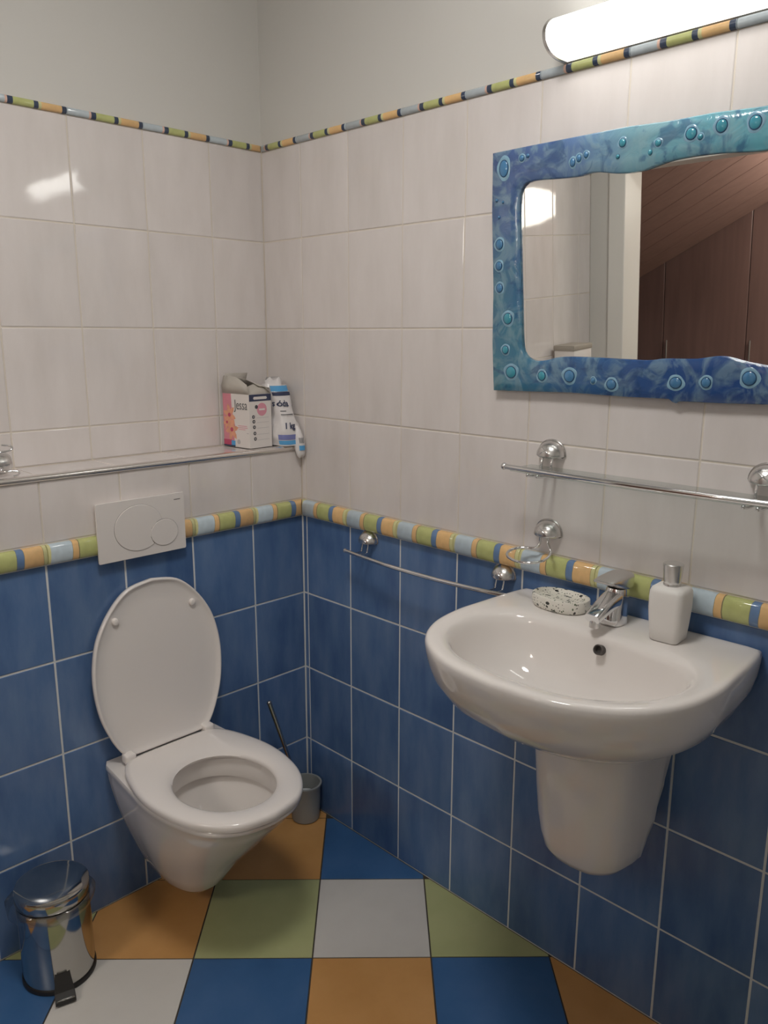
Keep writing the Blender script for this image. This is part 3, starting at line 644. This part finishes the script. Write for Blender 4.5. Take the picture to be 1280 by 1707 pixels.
for Y, z, rx, rz_, k in drops:
    x, zz_ = loc(Y, z)
    if rx > .0048:
        q = MB(); n = 24; q.loft([[(x+rx*f*math.cos(2*math.pi*j/n)*(1+.12*math.sin(3*2*math.pi*j/n+Y*40)), y, zz_+rz_*f*math.sin(2*math.pi*j/n)) for j in range(n)] for f, y in ((1.55, .0198), (1.45, .0206), (1.1, .0208))])
        q.build('halo', M['halo'], frame, 50)
    q = MB(); q.ball((x, .0206, zz_), (rx, .0036, rz_), 18, 10); q.tube([(x+rx*.97*math.cos(2*math.pi*j/24), .0212, zz_+rz_*.97*math.sin(2*math.pi*j/24)) for j in range(24)], min(.0011, rx*.12), 6, True, 1); q.build('glass_drop', [M['drop_teal' if k else 'drop'], M['ring_dark']], frame, 60)

# ------------------------------------------------------------------ lamp over the mirror
lm = empty('wall_lamp', (0, -1.10, 2.086), math.pi/2, 'lit white tube wall lamp above the mirror', 'lamp')
def dprof(hz, dep, x, n=20):
    o_ = [(x, .004, -hz)]
    for k in range(n+1):
        a = -math.pi/2+math.pi*k/n; o_.append((x, .022+(dep-.022)*math.cos(a)**.85 if math.cos(a) > 0 else .022, hz*math.sin(a)))
    o_.append((x, .004, hz)); return o_
q = MB(); q.loft([dprof(.036, .080, x) for x in (-.232, .226)]); q.build('diffuser', M['lamp'], lm, 40)
for sg in (1, -1):
    q = MB(); q.loft([dprof(.0368, .081, sg*.2265), dprof(.038, .0825, sg*.2275), dprof(.038, .0825, sg*.233), dprof(.036, .081, sg*.2355)]); q.build('end_cap', M['satin_chrome'], lm, 40)
q = MB(); q.rbox(-.238, .238, .0005, .008, -.036, .036, .002); q.build('back_plate', M['door_white'], lm, 40)

cl_ = empty('added_ceiling_lamp', (-.95, -1.02, ZC), 0, 'round white ceiling lamp added out of view to brighten the bathroom', 'lamp')  # lamp added out of view to lift the brightness of the walls
q = MB(); q.lathe([(.20, 0), (.20, -.025), (.19, -.028)], 40); q.build('base', M['door_white'], cl_, 40)
q = MB(); q.lathe([(.185, -.028), (.17, -.06), (.12, -.085), (.03, -.095)], 40); q.build('shade', M['added_ceil_lamp'], cl_, 40)

# ------------------------------------------------------------------ pad carton on the ledge
bxm = empty('pad_carton', (-.168, .023, LG+.0032), math.radians(5), 'open pink and white carton lettered Jessa on the ledge', 'carton')
M['carton'] = plain('carton', (.80, .75, .72), .5); M['carton_in'] = plain('carton_in', (.52, .48, .43), .7)
M['pink'] = plain('pink', (.72, .27, .33), .5, var=.12, vscale=40); M['navy'] = plain('navy', (.035, .045, .10), .5); M['coral'] = plain('coral', (.80, .38, .24), .5, var=.25, vscale=60)
M['pinkdot'] = plain('pinkdot', (.74, .32, .40), .5); M['inkgrey'] = plain('inkgrey', (.07, .07, .08), .5); M['skyblue'] = plain('skyblue', (.10, .38, .72), .4); M['magenta'] = plain('magenta', (.55, .08, .16), .5); M['palegrey'] = plain('palegrey', (.55, .52, .52), .5)
bw_, bd_, bh_ = .083, .116, .154; th = .0008
q = MB(); q.box(0, bw_, 0, th, 0, bh_); q.box(0, bw_, bd_-th, bd_, 0, bh_); q.box(0, th, th, bd_-th, 0, bh_); q.box(bw_-th, bw_, th, bd_-th, 0, bh_); q.box(0, bw_, 0, bd_, -.0004, th)
carton = q.build('body', M['carton'], bxm)
def flap(pts, nm='flap'):
    """a folded sheet given as a polygon strip of (x,y,z) rows"""
    q = MB(); rows = pts; n = len(rows[0]); V = [p for r in rows for p in r]; F = []
    for i in range(len(rows)-1):
        for j in range(n-1): F.append((i*n+j, i*n+j+1, (i+1)*n+j+1, (i+1)*n+j))
    q.add(V, F); o = q.build(nm, M['carton_in'], bxm, 40)
    md = o.modifiers.new('solid', 'SOLIDIFY'); md.thickness = .0009; md.offset = 0
    return o
flap([[(0, bd_*f, bh_) for f in (0, .25, .5, .75, 1)], [(-.004, bd_*f, bh_+.020) for f in (.02, .25, .5, .75, 1)], [(.004, bd_*f, bh_+h) for f, h in ((.10, .026), (.3, .038), (.5, .048), (.75, .050), (.98, .05))]])
flap([[(bw_*f, bd_, bh_) for f in (0, .33, .66, 1)], [(bw_*f, bd_-.006, bh_+.03) for f in (0, .33, .66, 1)], [(bw_*f, bd_-.015, bh_+.056) for f in (0, .33, .66, 1)]])
flap([[(bw_, bd_*f, bh_) for f in (0, .33, .66, 1)], [(bw_-.012, bd_*f, bh_+.018) for f in (0.05, .33, .66, 1)], [(bw_-.034, bd_*f, bh_+h) for f, h in ((.12, .022), (.36, .032), (.66, .040), (1, .042))]])
flap([[(bw_*f, 0, bh_) for f in (.0, .25, .5, .75, 1)], [(bw_*f+.002, .014, bh_+h) for f, h in ((.05, .004), (.25, .012), (.5, .016), (.75, .016), (.95, .010))], [(bw_*f+.004, .034, bh_+h) for f, h in ((.1, .006), (.25, .020), (.5, .026), (.75, .022), (.9, .014))], [(bw_*f+.004, .050, bh_+h) for f, h in ((.1, .0), (.25, .012), (.5, .016), (.75, .012), (.9, .006))]])
# print on the left face (x=0, looks to -X; image-left is +y)
def face_l(y0, y1, z0, z1, mt, lift=.0003, nm='print'):
    q = MB(); q.box(-lift, .0002, y0, y1, z0, z1); return q.build(nm, mt, carton)
def face_f(x0, x1, z0, z1, mt, lift=.0003, nm='print'):
    q = MB(); q.box(x0, x1, -lift, .0002, z0, z1); return q.build(nm, mt, carton)
def face_poly(pts, mt, side='l', lift=.0005, nm='print'):
    q = MB()
    if side == 'l': q.loft([[(.0001, a, b_) for a, b_ in pts], [(-lift, a, b_) for a, b_ in pts]])
    else: q.loft([[(a, .0001, b_) for a, b_ in pts], [(a, -lift, b_) for a, b_ in pts]])
    return q.build(nm, mt, carton)
def circ(cx, cz, r, n=20, ry=None): return [(cx+r*math.cos(2*math.pi*k/n), cz+(ry or r)*math.sin(2*math.pi*k/n)) for k in range(n)]
face_poly([(.1158, .0002), (.068, .0002), (.070, .03), (.064, .06), (.073, .09), (.078, .12), (.079, .1535), (.1158, .1535)], M['pink'])
for cy, cz, a0, s_ in ((.088, .092, .3, 1.0), (.079, .050, -.2, 1.05), (.100, .070, .9, .7)):
    for k in range(6):
        a = a0+k*math.pi/3; L_ = .028*s_; wv = .0085*s_; d = (math.cos(a), math.sin(a)); p_ = (-d[1], d[0])
        pts = [(cy, cz)]+[(cy+d[0]*L_*f+p_[0]*wv*h, cz+d[1]*L_*f*1.2+p_[1]*wv*h) for f, h in ((.4, -.8), (.7, -.7), (1, 0), (.7, .7), (.4, .8))]
        pts = [(min(a_, .1155), b_) for a_, b_ in pts]
        face_poly(pts, M['coral'], 'l', .0007+.00005*k)
    face_poly(circ(cy, cz, .006*s_), M['magenta'], 'l', .0012)
face_l(.082, .1157, .0003, .020, M['magenta'], .0013); face_l(.066, .082, .0003, .018, M['skyblue'], .0013); face_l(.066, .1157, .0003, .0045, M['navy'], .0015)
for z_, a_, b_ in ((.062, .012, .052), (.057, .010, .05), (.052, .02, .05), (.042, .006, .014)): face_l(a_, b_, z_, z_+.0018, M['pinkdot' if z_ > .05 else 'palegrey'])
face_poly(circ(.050, .016, .007), M['palegrey'])
# print on the front face (y=0; image-left is x=0)
face_f(.0003, bw_-.0003, .134, .1535, M['navy']); face_poly([(.018, .139), (.064, .139), (.067, .1425), (.064, .147), (.018, .147), (.015, .1425)], M['carton'], 'f', .0006)
face_poly(circ(.047, .110, .0185, 28), M['pinkdot'], 'f'); face_poly(circ(.0265, .118, .0055), M['inkgrey'], 'f', .0007)
for k, z_ in enumerate((.090, .0765, .0605, .0425, .0265)):
    face_poly(circ(.0145+k*.0012, z_, .0052), M['inkgrey'], 'f'); face_poly(circ(.0145+k*.0012, z_, .0022), M['palegrey'], 'f', .0007)
    face_f(.027, .072, z_-.0042, z_-.0032, M['palegrey'])
face_f(.036, .058, .1075, .1125, M['carton'], .0007)
def text(body, size, loc, rot, mt, par, ext=.0002, bold=0., align='CENTER', sx=1., shear=0.):
    cu = bpy.data.curves.new('lettering', 'FONT'); cu.body = body; cu.size = size; cu.extrude = ext; cu.offset = bold; cu.align_x = align; cu.shear = shear; cu.resolution_u = 3
    tmp = bpy.data.objects.new('lettering', cu); COL.objects.link(tmp); bpy.context.view_layer.update()
    me = bpy.data.meshes.new_from_object(tmp.evaluated_get(bpy.context.evaluated_depsgraph_get()))
    bpy.data.objects.remove(tmp); bpy.data.curves.remove(cu)
    me.materials.clear(); me.materials.append(mt)
    o = bpy.data.objects.new('lettering', me); COL.objects.link(o); o.parent = par; o.location = loc; o.rotation_euler = rot; o.scale = (sx, 1, 1); return o
text('Jessa', .040, (-.0008, .036, .110), (math.pi/2, 0, -math.pi/2), M['inkgrey'], carton, sx=.74, bold=-.0004)

# ------------------------------------------------------------------ soda bag beside it
bag = empty('soda_bag', (-.0395, .046, LG+.0032), 0, 'crumpled white and blue bag marked 1 kg leaning in the ledge corner', 'bag')
M['bag_white'] = plain('bag_white', (.78, .75, .75), .28, var=.05, vscale=30, bump=.5, bscale=35)
M['bag_cream'] = plain('bag_cream', (.62, .55, .52), .3)
bagc = {}
def bag_pt(a, z):
    """bag surface: angle a (0=+x, -pi/2 = front -y), height z"""
    H = .195; f = z/H
    hx = .0350*(1-.10*f) + .004*math.sin(9*f); hy = .060*(1-.62*max(0, f-.25)/.75)+.002
    cx = -.006*max(0, f-.35)/.65-.001; cy = .014*f
    ex = .62 if f < .8 else .8
    x = hx*abs(math.cos(a))**ex*math.copysign(1, math.cos(a)); y = hy*abs(math.sin(a))**ex*math.copysign(1, math.sin(a))
    w_ = .0026*math.sin(5*a+17*f)+.0018*math.sin(11*a-23*f)+.0016*math.sin(31*f+3*a)
    if math.sin(a) < 0: w_ *= 1-.85*min(1, -math.sin(a)*2)
    k = 1+w_/.05
    x *= k; y *= k
    if f < .35 and math.cos(a) > .1 and math.sin(a) < 0: y -= .018*(1-f/.35)*math.cos(a); x += .004
    if f > .70 and x > 0: x *= 1-1.1*(f-.70)
    x = min(x+cx, .037); y = min(y+cy, .100)
    return (x, y, z)
zs_ = np.linspace(.001, .175, 26); NA = 56
q = MB(); q.loft([[bag_pt(2*math.pi*j/NA, z) for j in range(NA)] for z in zs_])
bbody = q.build('bag_body', M['bag_white'], bag, 70)
q = MB(); zz2 = [.172, .182, .190, .198]; q.loft([[(p[0]*kx-.008, p[1]*ky+.008, z+.006*math.sin(3*p[0]*60)*(i/3)) for p in [bag_pt(2*math.pi*j/NA, .175) for j in range(NA)]] for i, (z, kx, ky) in enumerate(((.170, .98, .98), (.179, .90, .6), (.185, .92, .38), (.193, .95, .22)))])
q.build('folded_top', M['bag_white'], bag, 70)
# drooping corner over the ledge
dc = MB(); dc.loft([[(cx_+rx_*math.cos(2*math.pi*j/20), cy_+ry_*math.sin(2*math.pi*j/20), z_+.003*math.sin(6*math.pi*j/20)) for j in range(20)] for cx_, cy_, rx_, ry_, z_ in
    ((.018, -.068, .006, .004, -.034), (.019, -.067, .014, .009, -.028), (.021, -.063, .0165, .014, -.014), (.021, -.058, .0165, .019, .004), (.020, -.050, .0165, .024, .024), (.018, -.040, .016, .026, .046), (.016, -.028, .012, .02, .062))])
dcn = dc.build('drooping_corner', M['bag_white'], bag, 70)
q = MB(); q.loft([[(cx_+rx_*math.cos(math.radians(a)), cy_+ry_*math.sin(math.radians(a)), z_) for a in range(228, 300, 6)] for cx_, cy_, rx_, ry_, z_ in ((.0205, -.0635, .0172, .0155, -.013), (.021, -.058, .0173, .0205, .001))], False, False, False); q.build('print', M['skyblue'], dcn, 60)
for k in range(5):
    q = MB(); a0 = 236+k*11; q.loft([[(cx_+rx_*math.cos(math.radians(a)), cy_+ry_*math.sin(math.radians(a)), z_) for a in (a0, a0+5)] for cx_, cy_, rx_, ry_, z_ in ((.021, -.0565, .0173, .021, .008), (.020, -.050, .0174, .0253, .024))], False, False, False); q.build('print', M['inkgrey'], dcn)
def bag_patch(a0, a1, z0, z1, mt, lift=.0009, nm='print', na=10, nz=5, H=None):
    V = []; F = []
    for i in range(nz+1):
        for j in range(na+1):
            a = a0+(a1-a0)*j/na; z = z0+(z1-z0)*i/nz; x, y, z = bag_pt(a, z); l = math.hypot(x, y) or 1
            V.append((x+lift*math.cos(a)*.6, y-lift*1.2, z))
    for i in range(nz):
        for j in range(na): k = i*(na+1)+j; F.append((k, k+1, k+na+2, k+na+1))
    return ob(nm, V, F, mt, bbody, 60)
A0, A1 = math.radians(205), math.radians(318)
bag_patch(A0, A1+.5, .158, .1745, M['skyblue']); bag_patch(A0, A1+.3, .146, .157, M['navy'])
bag_patch(A0, A1, .005, .017, M['skyblue']); bag_patch(A0, A1, .019, .034, plain('violet_blue', (.20, .22, .48), .4))
bag_patch(math.radians(318), math.radians(330), .110, .118, M['navy'])
def bag_front(x, z):
    aa = np.linspace(math.radians(195), math.radians(345), 160); P_ = np.array([bag_pt(a, z) for a in aa])
    return float(np.interp(x, P_[:, 0], P_[:, 1]))
def bag_text(body, size, x, z, bold, shear, mt):
    o = text(body, size, (0, 0, 0), (0, 0, 0), mt, bbody, .0001, bold, 'RIGHT', .9, shear); o.scale = (1, 1, 1)
    for v in o.data.vertices:
        tx, tz = v.co.x*.85+x, v.co.y+z; v.co = (tx, bag_front(tx, tz)-.0030-v.co.z, tz)
bag_text('sóda', .025, .000, .116, .0005, 0, M['navy'])
bag_text('1 kg', .024, .006, .052, .0007, .2, M['navy'])
for z_, x0 in ((.101, -.004), (.091, .018), (.0875, .010)):
    q = MB(); y_ = -.049; pts = [bag_pt(math.radians(270-(35 if s else 0)+0), z_) for s in (1, 0)]
    bag_patch(math.radians(225), math.radians(285 if x0 > 0 else 262), z_, z_+.002, M['inkgrey'] if z_ != .0875 else M['palegrey'], .001, 'print', 10, 1)

# ------------------------------------------------------------------ loose chrome bracket at the ledge's left
cbk = empty('loose_bracket', (-.862, .060, LG+.0032), 0, 'loose chrome bracket with wire hooks lying on the ledge', 'bracket')
q = MB(); n = 24
def bl(x, r): return [(x, r*math.cos(2*math.pi*j/n)*(1+.05*math.cos(4*math.pi*j/n*2)), .0285+r*math.sin(2*math.pi*j/n)*.98) for j in range(n)]
q.loft([bl(-.034, .015), bl(-.030, .024), bl(-.010, .0275), bl(.014, .0275), bl(.030, .0255), bl(.038, .019), bl(.0405, .010)]); q.build('shell', M['satin_chrome'], cbk, 50)
for pts in ([(.004, -.018, .052), (.014, -.020, .056), (.034, -.020, .058), (.041, -.019, .063), (.036, -.018, .069), (.018, -.018, .072)],
            [(.010, -.022, .012), (.020, -.032, .012), (.036, -.036, .012), (.043, -.040, .009), (.040, -.046, .005), (.026, -.050, .003)],
            [(.0, -.027, .030), (.004, -.026, .045), (.006, -.020, .054)]):
    q = MB(); q.tube(spline(pts, 6), .0024, 8); q.build('hook', M['chrome'], cbk, 60)

# ------------------------------------------------------------------ toilet brush
tb = empty('toilet_brush', (-.060, -.060, 0), 0, 'toilet brush with a thin steel handle in a grey holder behind the toilet', 'toilet brush')
q = MB(); q.lathe([(.040, 0), (.044, .004), (.047, .06), (.049, .112), (.053, .120), (.053, .125), (.047, .125), (.044, .06), (.040, .008)], 32, cap1=True); q.build('holder', plain('holder_grey', (.33, .34, .33), .25), tb, 40)
q = MB(); q.tube([(.0, 0, .055), (-.030, -.002, .13), (-.136, -.008, .445)], [.005, .006, .0075], 12); q.ball((-.136, -.008, .445), .0078, 12, 8); q.build('handle', M['steel'], tb, 60)
q = MB(); q.lathe([(.012, .012), (.030, .020), (.034, .05), (.030, .085), (.012, .095)], 24); q.build('brush_head', plain('bristle', (.75, .75, .73), .7, bump=.8, bscale=200), tb, 60)

# ------------------------------------------------------------------ pedal bin
BX, BY = -.890, -.130
pbn = empty('pedal_bin', (BX, BY, 0), math.atan2(-.105, -.032)+math.pi/2, 'small polished steel pedal bin beside the toilet', 'pedal bin')
q = MB(); q.lathe([(.081, .012), (.082, .016), (.082, .205), (.081, .208), (.077, .208), (.077, .02), (.02, .018)], 56); q.build('body', M['steel'], pbn, 40)
q = MB(); q.lathe([(.080, 0), (.0845, .002), (.0845, .011), (.0825, .0135), (.02, .0135)], 56); q.build('base_ring', M['black'], pbn, 40)
q = MB(); q.lathe([(.079, .214), (.0835, .214), (.0845, .217), (.0845, .238), (.083, .242), (.079, .2445), (.06, .2485), (.03, .251), (.004, .252)], 56); lid_ = q.build('lid', M['steel'], pbn, 35)
q = MB(); q.lathe([(.079, .206), (.080, .214), (.03, .2145)], 48); q.build('inner_bucket', M['black'], pbn, 40)
# pedal towards local -y
q = MB(); q.loft([[(x*wd, y, z+dz) for x, dz in ((-1, 0), (1, 0), (1, h), (-1, h))] for wd, y, z, h in ((.016, -.078, .030, .03), (.018, -.088, .022, .022), (.022, -.104, .010, .012), (.0225, -.122, .006, .010), (.022, -.124, .006, .009))]); q.build('pedal', M['black'], pbn, 20)
q = MB(); q.rbox(-.020, .020, -.1245, -.119, .0158, .0172, .0006, 1); q.build('pedal_edge', M['steel'], pbn, 30)
# hinge at the back
q = MB(); q.rbox(-.022, .022, .080, .094, .19, .236, .004); q.build('hinge', M['black'], pbn, 40)
# bag liner peeking out under the lid
rg = []
for i, (r_, z_) in enumerate(((.080, .212), (.086, .2125), (.090, .205), (.0885, .192), (.0855, .186))):
    row = []
    for j in range(72):
        a = 2*math.pi*j/72; wv = math.sin(5*a+1)*.5+math.sin(11*a+i)*.35+math.sin(23*a-i)*.2
        lump = max(0, math.cos(a-math.radians(165)))**6*.016+max(0, math.cos(a-math.radians(10)))**8*.006
        row.append(((r_+lump*(i > 0)+.0022*wv*(i > 0))*math.cos(a), (r_+lump*(i > 0)+.0022*wv*(i > 0))*math.sin(a), z_+.004*wv*(i > 1)+(-.014*max(0, math.cos(a-math.radians(165)))**6 if i > 2 else 0)))
    rg.append(row)
q = MB(); q.loft(rg, False, False); q.build('bin_liner', M['film'], pbn, 60)

# ------------------------------------------------------------------ what the mirror shows: carton on the ledge, hall behind the doorway
bx2 = empty('ledge_box', (-1.62, .085, LG+.0032), 0, 'white box with a grey lid on the ledge, seen only in the mirror', 'box')
q = MB(); q.rbox(-.07, .07, -.05, .05, 0, .112, .004); q.build('body', M['carton'], bx2, 40)
q = MB(); q.rbox(-.073, .073, -.053, .053, .109, .132, .004); q.build('lid', plain('lid_grey', (.40, .36, .31), .5), bx2, 40)
HX = -3.60
hw = MB(); hw.box(HX-.12, HX-.02, -2.2, 2.0, 0, 2.9); hw.box(HX-.12, XL-.12, -2.3, -2.2, 0, 2.9); hw.box(HX-.12, XL-.12, 2.0, 2.1, 0, 2.9)
tag(hw.build('wall_hall', M['paint']), kind='structure')
hf = MB(); hf.box(HX-.12, XL-.02, -2.3, 2.1, -.1, -.002); tag(hf.build('floor_hall', M['hall_floor']), kind='structure')
hc = MB(); hc.box(HX-.12, XL-.12, -2.3, 2.1, 2.9, 3.0); tag(hc.build('ceiling_hall', M['paint']), kind='structure')
# slanted plank ceiling: comes down towards the wardrobe and rises towards -y, board after board
sc_ = bpy.data.objects.new('slanted_ceiling', None); COL.objects.link(sc_); tag(sc_, 'slanted brown plank ceiling of the hall, seen in the mirror', kind='structure')
FXW = HX+.574
z_at = lambda x, y: 1.502-.49*(y-.628)+.27*(x-FXW)
for k in range(8):
    x0 = FXW+.016+k*.128; y0, y1 = -.52, 1.95
    q = MB(); q.add([(x, y, z_at(x, y)+dz) for dz in (0, .02) for y in (y0, y1) for x in (x0, x0+.124)], [(0, 2, 3, 1), (4, 5, 7, 6), (0, 1, 5, 4), (2, 6, 7, 3), (0, 4, 6, 2), (1, 3, 7, 5)])
    q.build('plank', M['wood_light'], sc_)
wd_ = empty('wardrobe', (HX, .5, 0), 0, 'dark brown wardrobe in the hall with upright metal handles, seen in the mirror', 'wardrobe')
q = MB(); q.box(0, .55, -1.45, 1.48, 0, 2.75); q.build('body', M['wood'], wd_)
for k in range(6):
    y0 = .373-.5-.473*(3-k); q = MB(); q.rbox(.552, .572, y0+.002, y0+.471, .08, 2.70, .002, 1); d_ = q.build('door', M['wood'], wd_)
    q = MB(); q.tube([(.582, y0+.445, .95), (.582, y0+.445, 1.205)], .005, 10); q.box(.57, .582, y0+.442, y0+.448, .97, .976); q.box(.57, .582, y0+.442, y0+.448, 1.18, 1.186); q.build('handle', M['alu'], d_, 60)
hlp = empty('added_hall_lamp', (-2.66, -.80, 2.9), 0, 'wide white pendant lamp added out of view in the hall outside the door', 'lamp')  # pendant added for brightness; its reflection gives the bright spot in the mirror
q = MB(); q.lathe([(.05, -.03), (.06, 0)], 24); q.build('canopy', M['door_white'], hlp, 40)
q = MB(); q.tube([(0, 0, -.02), (0, 0, -.80)], .004, 8); q.build('cord', M['black'], hlp, 60)
q = MB(); q.ball((0, 0, -.90), (.25, .25, .11), 32, 20); q.build('globe', M['added_hall_lamp'], hlp, 60)
